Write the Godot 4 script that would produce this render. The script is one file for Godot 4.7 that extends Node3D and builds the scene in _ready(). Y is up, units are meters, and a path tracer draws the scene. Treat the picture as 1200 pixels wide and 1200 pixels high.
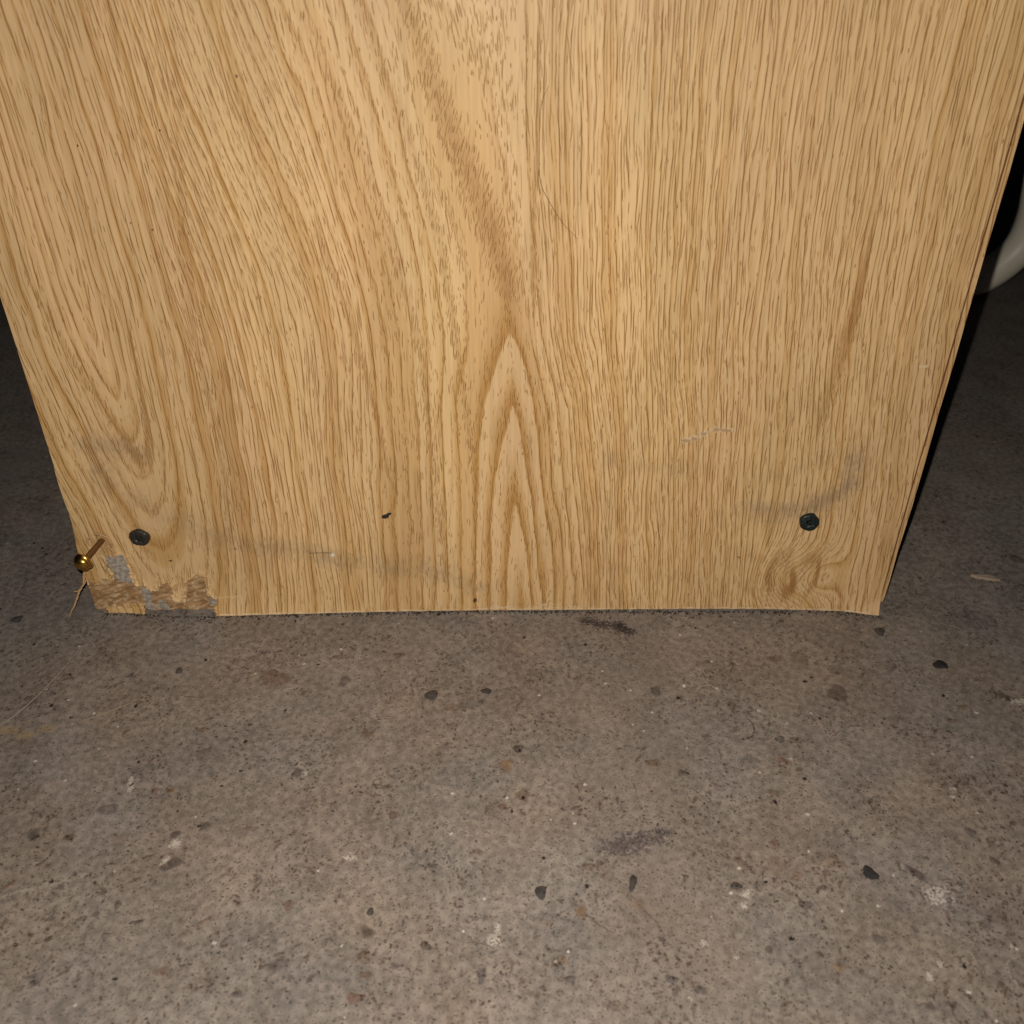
extends Node3D
# An oak board standing on a concrete floor, seen close up by the light of a camera flash.
# Board coordinates in millimetres: x from the board's left edge, y up from the floor, z out of its face.
const PW := 300.0
const PH := 420.0
const EYE := Vector3(0.0089, 0.23615, 0.27785)
const PITCH := -34.342
const TS := 2048
const FLOOR_TILE := 0.64
const FLOOR_X := -0.30
const FLOOR_Z := -0.46
const STONES = "-75,37,6.0,4.7,b,0 -50,38,2.4,3.0,d,0 -19,45,2.1,2.9,k,0 -0,43,1.8,1.6,k,20 -11,51,5.0,2.0,b,-5 122,44,3.6,4.9,d,0 163,30,2.8,2.6,k,20 84,50,2.0,3.2,b,0 97,65,1.7,1.8,d,0 96,74,2.7,1.4,r,15 7,76,2.7,2.8,o,0 6,92,1.6,1.3,r,0 17,121,1.9,2.1,k,0 43,118,1.2,2.7,k,10 " + \
	"-30,133,2.1,2.7,d,-40 -14,137,1.8,1.4,d,20 111,115,2.4,2.2,k,20 124,115,1.7,3.9,d,-35 130,123,1.4,1.6,d,0 90,125,1.9,1.8,d,0 126,89,1.3,1.9,p,0 102,112,3.4,2.5,p,0 -52,142,3.8,2.1,d,-25 -122,103,1.8,1.5,b,0 -91,102,2.0,1.5,d,0 -89,112,3.2,2.2,d,-20 -83,99,2.0,1.8,d,0 -69,100,2.5,1.2,b,0 " + \
	"-75,130,3.2,0.8,r,-35 -93,130,2.1,0.8,d,-10 -68,136,0.9,1.7,d,20 -100,134,1.6,1.0,g,0 -115,135,1.1,1.0,d,0 -53,125,1.4,2.3,r,0 -133,119,2.6,0.8,r,-40 -133,102,2.5,2.4,g,0 -114,93,3.4,2.5,g,0 -100,125,1.2,1.6,d,0 -97,86,1.3,1.3,o,0 -102,86,1.6,1.3,r,0 -30,127,0.9,1.5,k,0 -30,140,2.2,2.1,b,0 " + \
	"-29,145,1.8,1.6,b,0 -31,151,2.4,2.0,r,0 1,145,1.3,2.7,g,0 11,69,2.2,1.8,d,0 54,75,2.5,2.1,b,0 59,43,2.4,2.5,d,0 12,88,2.9,2.6,b,0 44,125,1.4,2.1,o,0 24,146,1.8,1.1,d,0 28,127,2.1,2.1,o,0 75,112,1.5,2.8,b,-30 90,116,1.9,1.9,r,0 72,119,1.7,1.3,k,20 77,138,1.4,1.4,d,0 " + \
	"116,125,2.4,1.8,g,0 145,101,1.8,1.5,g,0 148,111,1.5,1.4,d,0 107,135,2.3,1.5,g,30 94,143,1.8,1.6,o,0 86,105,2.0,1.5,b,0 163,51,2.3,2.0,p,0 156,57,2.0,1.9,r,0 179,46,2.9,2.4,d,20 147,12,2.2,2.4,k,10 -32,25,2.2,1.8,b,0 104,27,3.1,2.7,b,0 218,-33,3.5,4.1,g,0 -110,33,1.5,1.7,k,0 " + \
	"-180,5,2.0,2.5,k,0 -94,61,2.0,1.9,b,0 22,141,2.0,1.6,o,0 -114,146,2.9,1.8,g,0 -82,144,2.0,1.6,r,0 50,146,1.8,1.3,g,0 -61,150,2.0,1.1,g,0 57,149,2.0,1.3,g,0 114,153,1.7,1.1,d,0 -27,95,1.8,1.6,b,0 90,87,1.9,2.0,b,0 31,113,2.0,1.7,b,0 -1,108,1.7,1.4,b,0 63,79,1.9,1.7,d,0 " + \
	"-59,79,2.2,2.0,d,0 -39,63,2.0,1.9,b,0 "

var rng := RandomNumberGenerator.new()
var floor_mat: StandardMaterial3D
var floor_tex: ImageTexture
var bottom_line := [Vector2(-5, -0.9), Vector2(10, -0.9), Vector2(27, -2.2), Vector2(46, -2.6), Vector2(70, -1.7), Vector2(109, -0.4), Vector2(139, 0.2), Vector2(159, 0.4), Vector2(185, 0.6), Vector2(212, 0.9), Vector2(235, 1.1), Vector2(258, 0.9), Vector2(274, 0.4), Vector2(284, 0.0), Vector2(291, -0.9), Vector2(296, -1.9), Vector2(300, -2.4), Vector2(310, -2.6)]
var left_line := [Vector2(-1, 1.3), Vector2(1, -0.7), Vector2(5, -1.5), Vector2(11, -1.1), Vector2(16, -1.4), Vector2(21, -2.0), Vector2(30, -1.3), Vector2(38, -0.5), Vector2(44, 0.0), Vector2(51, -0.4), Vector2(61, -0.5), Vector2(66, 0.0), Vector2(118, 0.3), Vector2(430, 0.0)]
var torn := PackedVector2Array([Vector2(-8.8, -4.6), Vector2(-3.3, 8.2), Vector2(-0.8, 14.8), Vector2(3.5, 13.8), Vector2(5.9, 15.8), Vector2(8.3, 14.8), Vector2(9.2, 17.8), Vector2(7.6, 21.9), Vector2(8.0, 26.0), Vector2(11.6, 27.3), Vector2(15.3, 27.1), Vector2(16.2, 23.2), Vector2(15.9, 18.5), Vector2(16.0, 13.8), Vector2(18.6, 12.9), Vector2(20.4, 13.8), Vector2(21.6, 10.4), Vector2(24.4, 10.6), Vector2(26.0, 13.8), Vector2(28.2, 14.9), Vector2(30.1, 13.4), Vector2(30.1, 9.6), Vector2(29.2, 6.5), Vector2(30.2, 4.3), Vector2(32.4, 4.7), Vector2(35.0, 5.4), Vector2(34.3, 8.2), Vector2(35.9, 11.7), Vector2(35.6, 14.1), Vector2(38.1, 15.9), Vector2(40.1, 16.5), Vector2(41.7, 18.4), Vector2(43.3, 16.8), Vector2(43.6, 13.8), Vector2(43.1, 9.6), Vector2(44.5, 6.8), Vector2(46.3, 5.8), Vector2(45.4, 1.1), Vector2(45.0, -8.2), Vector2(21.5, -8.4)])
var remnant := PackedVector2Array([Vector2(3.4, 1.1), Vector2(4.7, 3.1), Vector2(7.8, 2.4), Vector2(10.9, 4.0), Vector2(13.0, 3.4), Vector2(16.0, 4.7), Vector2(18.0, 2.6), Vector2(17.9, -2.4), Vector2(6.9, -2.4), Vector2(3.2, -2.0)])

func _ready() -> void:
	rng.seed = 4711
	# camera
	var cam := Camera3D.new()
	cam.name = "camera"
	add_child(cam)
	cam.position = EYE
	cam.rotation_degrees = Vector3(PITCH, 0, 0)
	cam.fov = 57.221
	cam.near = 0.01
	cam.far = 30.0
	var lens := CameraAttributesPhysical.new()
	lens.frustum_focal_length = 22.0
	lens.frustum_near = 0.01
	lens.frustum_far = 30.0
	lens.frustum_focus_distance = 0.315
	lens.exposure_aperture = 14.0
	cam.attributes = lens
	# surroundings: an unlit room, black
	var env := Environment.new()
	env.background_mode = Environment.BG_COLOR
	env.background_color = Color(0.10, 0.10, 0.13)
	env.background_energy_multiplier = 0.25
	env.tonemap_mode = Environment.TONE_MAPPER_LINEAR
	env.tonemap_exposure = 1.0
	env.sdfgi_enabled = true
	env.ssao_enabled = true
	env.ssil_enabled = true
	var we := WorldEnvironment.new()
	we.name = "surroundings"
	we.environment = env
	add_child(we)
	# the camera's flash: two tiny lamps close together above the lens, turned apart so that their light spreads wide
	for side in [-1.0, 1.0]:
		var flash := AreaLight3D.new()
		flash.name = "camera_flash"
		flash.area_size = Vector2(0.0025, 0.0025)
		flash.area_normalize_energy = true
		flash.light_energy = 0.093
		flash.light_color = Color(1.0, 0.975, 0.94)
		flash.shadow_enabled = true
		add_child(flash, true)
		flash.transform = cam.transform * Transform3D(Basis(), Vector3(-0.0065 + 0.0014 * side, 0.012, 0.0))
		flash.rotation_degrees = Vector3(PITCH + 9.0, -71.0 * side, 0)
	build_floor()
	build_board()
	build_pipe()
	build_litter()

# ---------------------------------------------------------------- helpers
func tag(o: Node, label: String, category := "", group := "") -> void:
	o.set_meta("label", label)
	if category: o.set_meta("category", category)
	if group: o.set_meta("group", group)

func put_mesh(called: String, m: Mesh, mat: Material, parent: Node) -> MeshInstance3D:
	var o := MeshInstance3D.new()
	o.name = called
	o.mesh = m
	o.material_override = mat
	parent.add_child(o, true)
	return o

func plain(c: Color, rough := 0.7, metal := 0.0) -> StandardMaterial3D:
	var m := StandardMaterial3D.new()
	m.albedo_color = c
	m.roughness = rough
	m.metallic = metal
	return m

func along(line: Array, t: float) -> float:
	for i in range(1, line.size()):
		if t <= line[i].x:
			var a: Vector2 = line[i - 1]
			var b: Vector2 = line[i]
			return lerpf(a.y, b.y, clampf((t - a.x) / (b.x - a.x), 0, 1))
	return line[-1].y

func noise(kind: int, freq: float, octaves: int, sd: int) -> FastNoiseLite:
	var n := FastNoiseLite.new()
	n.noise_type = kind as FastNoiseLite.NoiseType
	n.frequency = freq
	n.seed = sd
	n.fractal_type = FastNoiseLite.FRACTAL_FBM
	n.fractal_octaves = octaves
	return n

# a round soft stamp, ragged by noise
func stamp(w: int, h: int, c: Color, alpha: float, soft: float, ragged: float) -> Image:
	var im := Image.create(w, h, false, Image.FORMAT_RGBA8)
	var n := noise(FastNoiseLite.TYPE_SIMPLEX, (5.0 if ragged > 0.8 else 2.4) / maxf(w, h) + 0.02, 3, rng.randi())
	for y in h:
		for x in w:
			var u := (x + 0.5) / w * 2.0 - 1.0
			var v := (y + 0.5) / h * 2.0 - 1.0
			var r := sqrt(u * u + v * v) + ragged * n.get_noise_2d(x, y)
			var a := 1.0 - smoothstep(1.0 - soft, 1.0, r)
			if a > 0.0:
				im.set_pixel(x, y, Color(c.r, c.g, c.b, a * alpha))
	return im

func lay(im: Image, st: Image, cx: float, cy: float) -> void:
	im.blend_rect(st, Rect2i(0, 0, st.get_width(), st.get_height()), Vector2i(roundi(cx - st.get_width() * 0.5), roundi(cy - st.get_height() * 0.5)))

# a small chip of irregular outline, turned any way
func chip(size: float, c: Color, alpha: float) -> Image:
	var n := int(size * 2.0) + 6
	var im := Image.create(n, n, false, Image.FORMAT_RGBA8)
	var long := rng.randf_range(1.0, 1.9)
	var turn := rng.randf() * TAU
	var ph := rng.randf() * TAU
	for y in n:
		for x in n:
			var p := Vector2(x + 0.5 - n * 0.5, y + 0.5 - n * 0.5).rotated(turn)
			p.x /= long
			p.y *= sqrt(long)
			var a := p.angle()
			var r := size * 0.72 * (1.0 + 0.28 * sin(a * 2.0 + ph) + 0.22 * sin(a * 3.0 - ph * 1.7))
			var v := clampf(r - p.length() + 0.6, 0.0, 1.0) * alpha
			if v > 0.01: im.set_pixel(x, y, Color(c.r, c.g, c.b, v))
	return im

# a tapering tube through points
func tube(st: SurfaceTool, pts: Array, radii: Array, sides := 8, caps := true) -> void:
	var base := []
	var up := Vector3(0.31, 0.87, 0.38).normalized()
	for i in pts.size():
		var t: Vector3 = (pts[mini(i + 1, pts.size() - 1)] - pts[maxi(i - 1, 0)]).normalized()
		up = (up - t * up.dot(t)).normalized()
		var side := t.cross(up)
		var ring := []
		for k in sides:
			var a := TAU * k / sides
			ring.append([pts[i] + (up * cos(a) + side * sin(a)) * radii[i], up * cos(a) + side * sin(a)])
		base.append(ring)
	for i in range(pts.size() - 1):
		for k in sides:
			var k2 := (k + 1) % sides
			for q in [base[i][k], base[i + 1][k], base[i + 1][k2], base[i][k], base[i + 1][k2], base[i][k2]]:
				st.set_normal(q[1])
				st.add_vertex(q[0])
	if caps:
		for e in [0, pts.size() - 1]:
			var t: Vector3 = (pts[e] - pts[1 if e == 0 else e - 1]).normalized()
			for k in sides:
				var k2 := (k + 1) % sides
				var tri := [pts[e], base[e][k][0], base[e][k2][0]]
				if e == 0: tri = [pts[e], base[e][k2][0], base[e][k][0]]
				for p in [tri[0], tri[2], tri[1]]:
					st.set_normal(t)
					st.add_vertex(p)

func smooth_path(pts: Array, step: float) -> Array:
	var c := Curve3D.new()
	c.bake_interval = step
	for i in pts.size():
		var t: Vector3 = (pts[mini(i + 1, pts.size() - 1)] - pts[maxi(i - 1, 0)]) / 6.0
		c.add_point(pts[i], -t, t)
	return Array(c.get_baked_points())

func bp(x: float, y: float, z := 0.0) -> Vector3:
	return Vector3((x - PW * 0.5) * 0.001, y * 0.001, z * 0.001)

# ---------------------------------------------------------------- concrete floor
func build_floor() -> void:
	var mottle := noise(FastNoiseLite.TYPE_SIMPLEX, 0.006, 5, 11).get_seamless_image(1024, 1024).get_data()
	var patch := noise(FastNoiseLite.TYPE_SIMPLEX, 0.022, 4, 12).get_seamless_image(1024, 1024).get_data()
	var fine := noise(FastNoiseLite.TYPE_SIMPLEX, 0.16, 4, 13).get_seamless_image(1024, 1024).get_data()
	var tint := noise(FastNoiseLite.TYPE_SIMPLEX, 0.011, 3, 14).get_seamless_image(1024, 1024).get_data()
	var px := PackedByteArray()
	px.resize(1024 * 1024 * 4)
	for i in 1024 * 1024:
		var v := 0.95 + (mottle[i] - 128) * 0.0004 + (patch[i] - 128) * 0.0005 + (fine[i] - 128) * 0.0011
		var w := (tint[i] - 128) * 0.00016
		px[i * 4] = clampi(int(150.0 * (v + w)), 0, 255)
		px[i * 4 + 1] = clampi(int(138.5 * v), 0, 255)
		px[i * 4 + 2] = clampi(int(128.0 * (v - w * 1.2)), 0, 255)
		px[i * 4 + 3] = 255
	var im := Image.create_from_data(1024, 1024, false, Image.FORMAT_RGBA8, px)
	im.resize(TS, TS, Image.INTERPOLATE_CUBIC)
	var hi := Image.create(TS, TS, false, Image.FORMAT_RGBA8)
	hi.fill(Color(0.7, 0.7, 0.7))
	# fine sand grain
	for v in 4:
		var g := Image.create(512, 512, false, Image.FORMAT_RGBA8)
		for y in 512:
			for x in 512:
				var r := rng.randf()
				if r < 0.16: g.set_pixel(x, y, Color(0.20, 0.15, 0.12, rng.randf() * 0.34))
				elif r > 0.90: g.set_pixel(x, y, Color(0.78, 0.72, 0.66, rng.randf() * 0.16))
		for k in 4:
			im.blend_rect(g, Rect2i(0, 0, 512, 512), Vector2i(k * 512, ((v + k * 3) % 4) * 512))
	# flecks: pits, grit and chips of many sizes, thicker in some places than in others
	var bank := []
	var tones := [Color(0.24, 0.18, 0.14), Color(0.30, 0.22, 0.18), Color(0.20, 0.17, 0.165), Color(0.34, 0.25, 0.20), Color(0.13, 0.10, 0.09)]
	for k in 220:
		if k < 150: bank.append(chip(rng.randf_range(0.55, 1.3), tones[rng.randi() % 5], rng.randf_range(0.3, 0.9)))
		elif k < 205: bank.append(chip(rng.randf_range(1.2, 2.2), tones[rng.randi() % 4], rng.randf_range(0.18, 0.5)))
		else: bank.append(chip(rng.randf_range(2.2, 3.6), tones[rng.randi() % 4], rng.randf_range(0.12, 0.4)))
	var dust := noise(FastNoiseLite.TYPE_SIMPLEX, 0.009, 4, 77)
	for k in 120000:
		var x := rng.randf() * TS
		var y := rng.randf() * TS
		if rng.randf() < 0.34 + 1.2 * dust.get_noise_2d(x, y):
			lay(im, bank[rng.randi() % 220], x, y)
	# soft dirty patches
	for k in 30:
		var st := stamp(rng.randi_range(16, 70), rng.randi_range(14, 50), [Color(0.26, 0.20, 0.165), Color(0.30, 0.26, 0.25), Color(0.60, 0.54, 0.49), Color(0.36, 0.27, 0.20)][k % 4], rng.randf_range(0.06, 0.18), 0.95, 1.2)
		for j in 16:
			lay(im, st, rng.randf() * TS, rng.randf() * TS)
	# faint stones under the skin of cement
	for k in 26:
		var w := rng.randi_range(9, 26)
		var st := stamp(w, maxi(8, w - rng.randi_range(0, 9)), [Color(0.27, 0.21, 0.18), Color(0.36, 0.25, 0.19), Color(0.29, 0.27, 0.27), Color(0.62, 0.54, 0.46)][k % 4], rng.randf_range(0.12, 0.3), 0.35, 0.4)
		for j in 10:
			lay(im, st, rng.randf() * TS, rng.randf() * TS)
	# deep black pits
	for k in 12:
		var st := stamp(rng.randi_range(3, 6), rng.randi_range(3, 6), Color(0.06, 0.045, 0.04), 0.85, 0.5, 0.4)
		var dk := stamp(st.get_width(), st.get_height(), Color(0, 0, 0), 0.85, 0.5, 0.4)
		for j in 26:
			var x := rng.randf() * TS
			var y := rng.randf() * TS
			lay(im, st, x, y)
			lay(hi, dk, x, y)
	# pale specks of lime and paint
	for k in 14:
		var st := stamp(rng.randi_range(2, 5), rng.randi_range(2, 4), Color(0.93, 0.90, 0.86), rng.randf_range(0.6, 1.0), 0.5, 0.3)
		for j in 45:
			lay(im, st, rng.randf() * TS, rng.randf() * TS)
	# thin curved scratches and lint marks
	for k in 150:
		var a := rng.randf() * TAU
		var p := Vector2(rng.randf() * TS, rng.randf() * TS)
		var turn := rng.randf_range(-0.12, 0.12)
		var pale := rng.randf() < 0.45
		var al := rng.randf_range(0.15, 0.5)
		var dot := Image.create(2, 1, false, Image.FORMAT_RGBA8)
		dot.fill(Color(0.78, 0.72, 0.66, al) if pale else Color(0.16, 0.11, 0.08, al))
		for j in rng.randi_range(5, 26):
			lay(im, dot, p.x, p.y)
			a += turn
			p += Vector2(cos(a), sin(a)) * 1.4
	# dark violet oil marks and the white marks, at their places (mm)
	for q in [[38, 6, 7, 5], [43, 8, 8, 6], [49, 8, 7, 5], [53, 12, 6, 5], [50, 10, 7, 6]]:
		floor_mark(im, q, Color(0.17, 0.145, 0.15), 0.62)
	for q in [[38, 106, 9, 6], [44, 105, 11, 9], [50, 103, 11, 6], [54, 101, 7, 4]]:
		floor_mark(im, q, Color(0.24, 0.215, 0.23), 0.42)
	for q in [[-91, 103, 9, 12], [-108, 84, 12, 6], [-39, 111, 8, 6], [-60, 60, 22, 12], [-133, 92, 20, 9], [80, 86, 9, 6]]:
		floor_mark(im, q, Color(0.62, 0.57, 0.54), 0.3)
	for q in [[-111, 82, 2, 4], [-110, 85, 2, 4], [-57, 79, 2, 3], [-90, 105, 4, 4], [-91, 111, 3, 4], [-38, 110, 5, 2], [4, 135, 4, 4], [5, 132, 2, 4], [74, 122, 3, 2], [73, 125, 2, 3], [75, 121, 3, 2], [60, 136, 2.6, 2.2], [121, 142, 2, 2], [117, 145, 2, 3], [142, 137, 1.5, 1.5], [54, 151, 1.5, 1.5], [146, 85, 3, 1.5], [145, 88, 2, 1.5], [150, 94, 1.6, 1.4], [68, 140, 2, 1.5], [93, 52, 1.8, 1.6], [42, 39, 2, 1.3], [183, 48, 6, 3], [187, 47, 5, 3], [128, 122, 8, 6]]:
		floor_mark(im, q, Color(0.86, 0.82, 0.78), 0.7)
	for q in [[-159, 61, 9, 4], [-152, 63, 8, 4], [-146, 60, 7, 3]]:
		floor_mark(im, q, Color(0.66, 0.55, 0.38), 0.55)
	for k in 40:
		floor_mark(im, [-134 + k * 0.55, 122 - k * 0.18 + rng.randf(), 2, 1.2], Color(0.72, 0.68, 0.62), 0.35)
	# relief from the picture's own grain
	var grey := im.duplicate()
	grey.convert(Image.FORMAT_L8)
	hi.convert(Image.FORMAT_L8)
	var gd: PackedByteArray = grey.get_data()
	var hd: PackedByteArray = hi.get_data()
	for i in TS * TS:
		hd[i] = (hd[i] + gd[i]) >> 1
	floor_tex = ImageTexture.create_from_image(im)
	floor_mat = plain(Color(1, 1, 1), 0.82)
	floor_mat.albedo_texture = floor_tex
	floor_mat.metallic_specular = 0.35
	floor_mat.heightmap_enabled = true
	floor_mat.heightmap_texture = ImageTexture.create_from_image(Image.create_from_data(TS, TS, false, Image.FORMAT_L8, hd))
	floor_mat.heightmap_scale = 0.035
	# a second, finer layer of grit, many times smaller
	var grit := Image.create(1024, 1024, false, Image.FORMAT_RGBA8)
	grit.fill(Color(0.94, 0.94, 0.94))
	var specks := []
	for k in 60:
		specks.append(chip(rng.randf_range(0.8, 2.0), [Color(0.45, 0.40, 0.36), Color(0.60, 0.53, 0.48), Color(1, 1, 1), Color(0.30, 0.27, 0.25)][k % 4], rng.randf_range(0.2, 0.6)))
	for k in 16000:
		lay(grit, specks[rng.randi() % 60], rng.randf() * 1024.0, rng.randf() * 1024.0)
	floor_mat.detail_enabled = true
	floor_mat.detail_blend_mode = BaseMaterial3D.BLEND_MODE_MUL
	floor_mat.detail_uv_layer = BaseMaterial3D.DETAIL_UV_2
	floor_mat.detail_albedo = ImageTexture.create_from_image(grit)
	var st := SurfaceTool.new()
	st.begin(Mesh.PRIMITIVE_TRIANGLES)
	for q in [Vector2(-3, -4), Vector2(3, -4), Vector2(3, 1.5), Vector2(-3, -4), Vector2(3, 1.5), Vector2(-3, 1.5)]:
		st.set_normal(Vector3.UP)
		st.set_uv(floor_uv(q.x, q.y))
		st.set_uv2(floor_uv(q.x, q.y) * 3.7)
		st.add_vertex(Vector3(q.x, 0, q.y))
	st.generate_tangents()
	var fl := put_mesh("concrete_floor", st.commit(), floor_mat, self)
	fl.set_meta("kind", "structure")
	tag(fl, "bare brown grey concrete floor with exposed stones, pits and white specks")
	# the larger stones worn flush with the surface: each its own low piece
	var tints := {"k": Color(0.44, 0.45, 0.48), "d": Color(0.68, 0.66, 0.66), "b": Color(0.85, 0.79, 0.75), "r": Color(0.88, 0.79, 0.76), "o": Color(0.97, 0.88, 0.78), "g": Color(0.77, 0.77, 0.80)}
	var stone_mat: StandardMaterial3D = floor_mat.duplicate()
	stone_mat.vertex_color_use_as_albedo = true
	stone_mat.vertex_color_is_srgb = true
	stone_mat.roughness = 0.65
	tints["p"] = Color(0.97, 0.93, 0.88)
	for item in STONES.split(" ", false):
		var f: PackedStringArray = item.split(",")
		stone(fl, Vector2(f[0].to_float(), f[1].to_float()), f[2].to_float(), f[3].to_float(), deg_to_rad(f[5].to_float()), stone_mat, tints[f[4]].lerp(Color.WHITE, rng.randf_range(0.0, 0.4)), 0.86 if f[4] == "k" else rng.randf_range(0.5, 0.8))

func floor_uv(x: float, z: float) -> Vector2:
	return Vector2((x - FLOOR_X) / FLOOR_TILE, (z - FLOOR_Z) / FLOOR_TILE)

func floor_mark(im: Image, q: Array, c: Color, alpha: float) -> void:
	var k := TS / (FLOOR_TILE * 1000.0)
	var uv := floor_uv(q[0] * 0.001, q[1] * 0.001) * TS
	lay(im, stamp(maxi(3, int(q[2] * k)), maxi(3, int(q[3] * k)), c, alpha, 0.5, 1.1), uv.x, uv.y)

func stone(parent: Node, at: Vector2, rx: float, rz: float, turn: float, mat: Material, tint: Color, core: float) -> void:
	var n := 18
	var inner := []
	var outer := []
	var ph := rng.randf() * TAU
	for k in n:
		var a := TAU * k / n
		var r := 1.0 + 0.13 * sin(a * 2.0 + ph) + 0.11 * sin(a * 3.0 + ph * 2.3) + rng.randf_range(-0.09, 0.09)
		var p := Vector2(cos(a) * rx * r, sin(a) * rz * r).rotated(turn)
		outer.append(Vector3(p.x, 0.0, p.y) * 0.001)
		inner.append(Vector3(p.x * core, 0.14 + rng.randf() * 0.06, p.y * core) * 0.001)
	var st := SurfaceTool.new()
	st.begin(Mesh.PRIMITIVE_TRIANGLES)
	st.set_smooth_group(0)
	var mid := Vector3(0, 0.00024, 0)
	for k in n:
		var j := (k + 1) % n
		for p in [mid, inner[k], inner[j], inner[k], outer[k], outer[j], inner[k], outer[j], inner[j]]:
			st.set_color(Color.WHITE if p == outer[k] or p == outer[j] else tint)
			st.set_uv(floor_uv(p.x + at.x * 0.001, p.z + at.y * 0.001))
			st.set_uv2(floor_uv(p.x + at.x * 0.001, p.z + at.y * 0.001) * 3.7)
			st.add_vertex(p)
	st.index()
	st.generate_normals()
	st.generate_tangents()
	var o := put_mesh("aggregate_stone", st.commit(), mat, parent)
	o.position = Vector3(at.x * 0.001, 0.00005, at.y * 0.001)

# ---------------------------------------------------------------- oak
var warp_wide: FastNoiseLite
var warp_fine: FastNoiseLite
const APEX := [Vector2(0, 0.1), Vector2(22, 0.55), Vector2(48, 1.0), Vector2(88, 2.0), Vector2(114, 3.0), Vector2(132, 3.45), Vector2(150, 3.6), Vector2(175, 3.65), Vector2(208, 3.6), Vector2(240, 3.5), Vector2(300, 3.4), Vector2(430, 3.0)]

# the number of growth rings out from the heart, at a place on the face
func ring(x: float, y: float, e: float) -> float:
	x += 2.2 * warp_wide.get_noise_2d(x, y * 0.28) + 0.55 * warp_fine.get_noise_2d(x, y * 0.16)
	# a knot pushes the grain aside
	var kx := x - 264.0
	var ky := y - 18.0
	var kr := exp(-(kx * kx / 170.0 + ky * ky / 620.0))
	x += kx * kr * -0.42
	var w := 1.5 + 20.0 * (1.0 - smoothstep(-20.0, 118.0, y))
	var f := x - 29.0 + 0.04 * (y - 60.0)
	x = 29.0 + sqrt(f * f + w * w) - 0.12 * w
	var lean := clampf((164.0 - x) / 22.0, 0, 1) * clampf((x - 30.0) / 45.0, 0, 1)
	x += 0.2 * lean * (log(1.0 + exp((y - 105.0) / 12.0)) * 12.0)
	var dx := (x - 160.0) * (1.45 if x > 160.0 else 1.0)
	var s := pow(pow(absf(dx), 1.4) + pow(6.0 * e, 1.4), 1.0 / 1.4)
	var r: float
	if dx > 0.0:
		if s < 18.0: r = s / 6.0
		elif s < 30.0: r = 3.0 + (s - 18.0) / 4.4
		elif s < 114.0: r = 5.727 + (s - 30.0) / 2.45
		else: r = 40.013 + (s - 114.0) / 3.3
	else:
		if s < 24.0: r = s / 6.0
		elif s < 50.0: r = 4.0 + (s - 24.0) / 4.4
		elif s < 108.0: r = 9.909 + (s - 50.0) / 2.3
		else: r = 35.126 + (s - 108.0) / 3.4
	# the knot's own closed rings
	var k1 := ((x - 259.0) * (x - 259.0)) / 80.0 + ((y - 15.0) * (y - 15.0)) / 130.0
	var k2 := ((x - 271.0) * (x - 271.0)) / 60.0 + ((y - 17.0) * (y - 17.0)) / 150.0
	return r + 5.5 * exp(-k1) + 4.8 * exp(-k2)

func wx(x: float) -> float: return (x + 4.0) * TS / 308.0
func wy(y: float) -> float: return TS - (y + 4.0) * TS / 424.0

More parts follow.
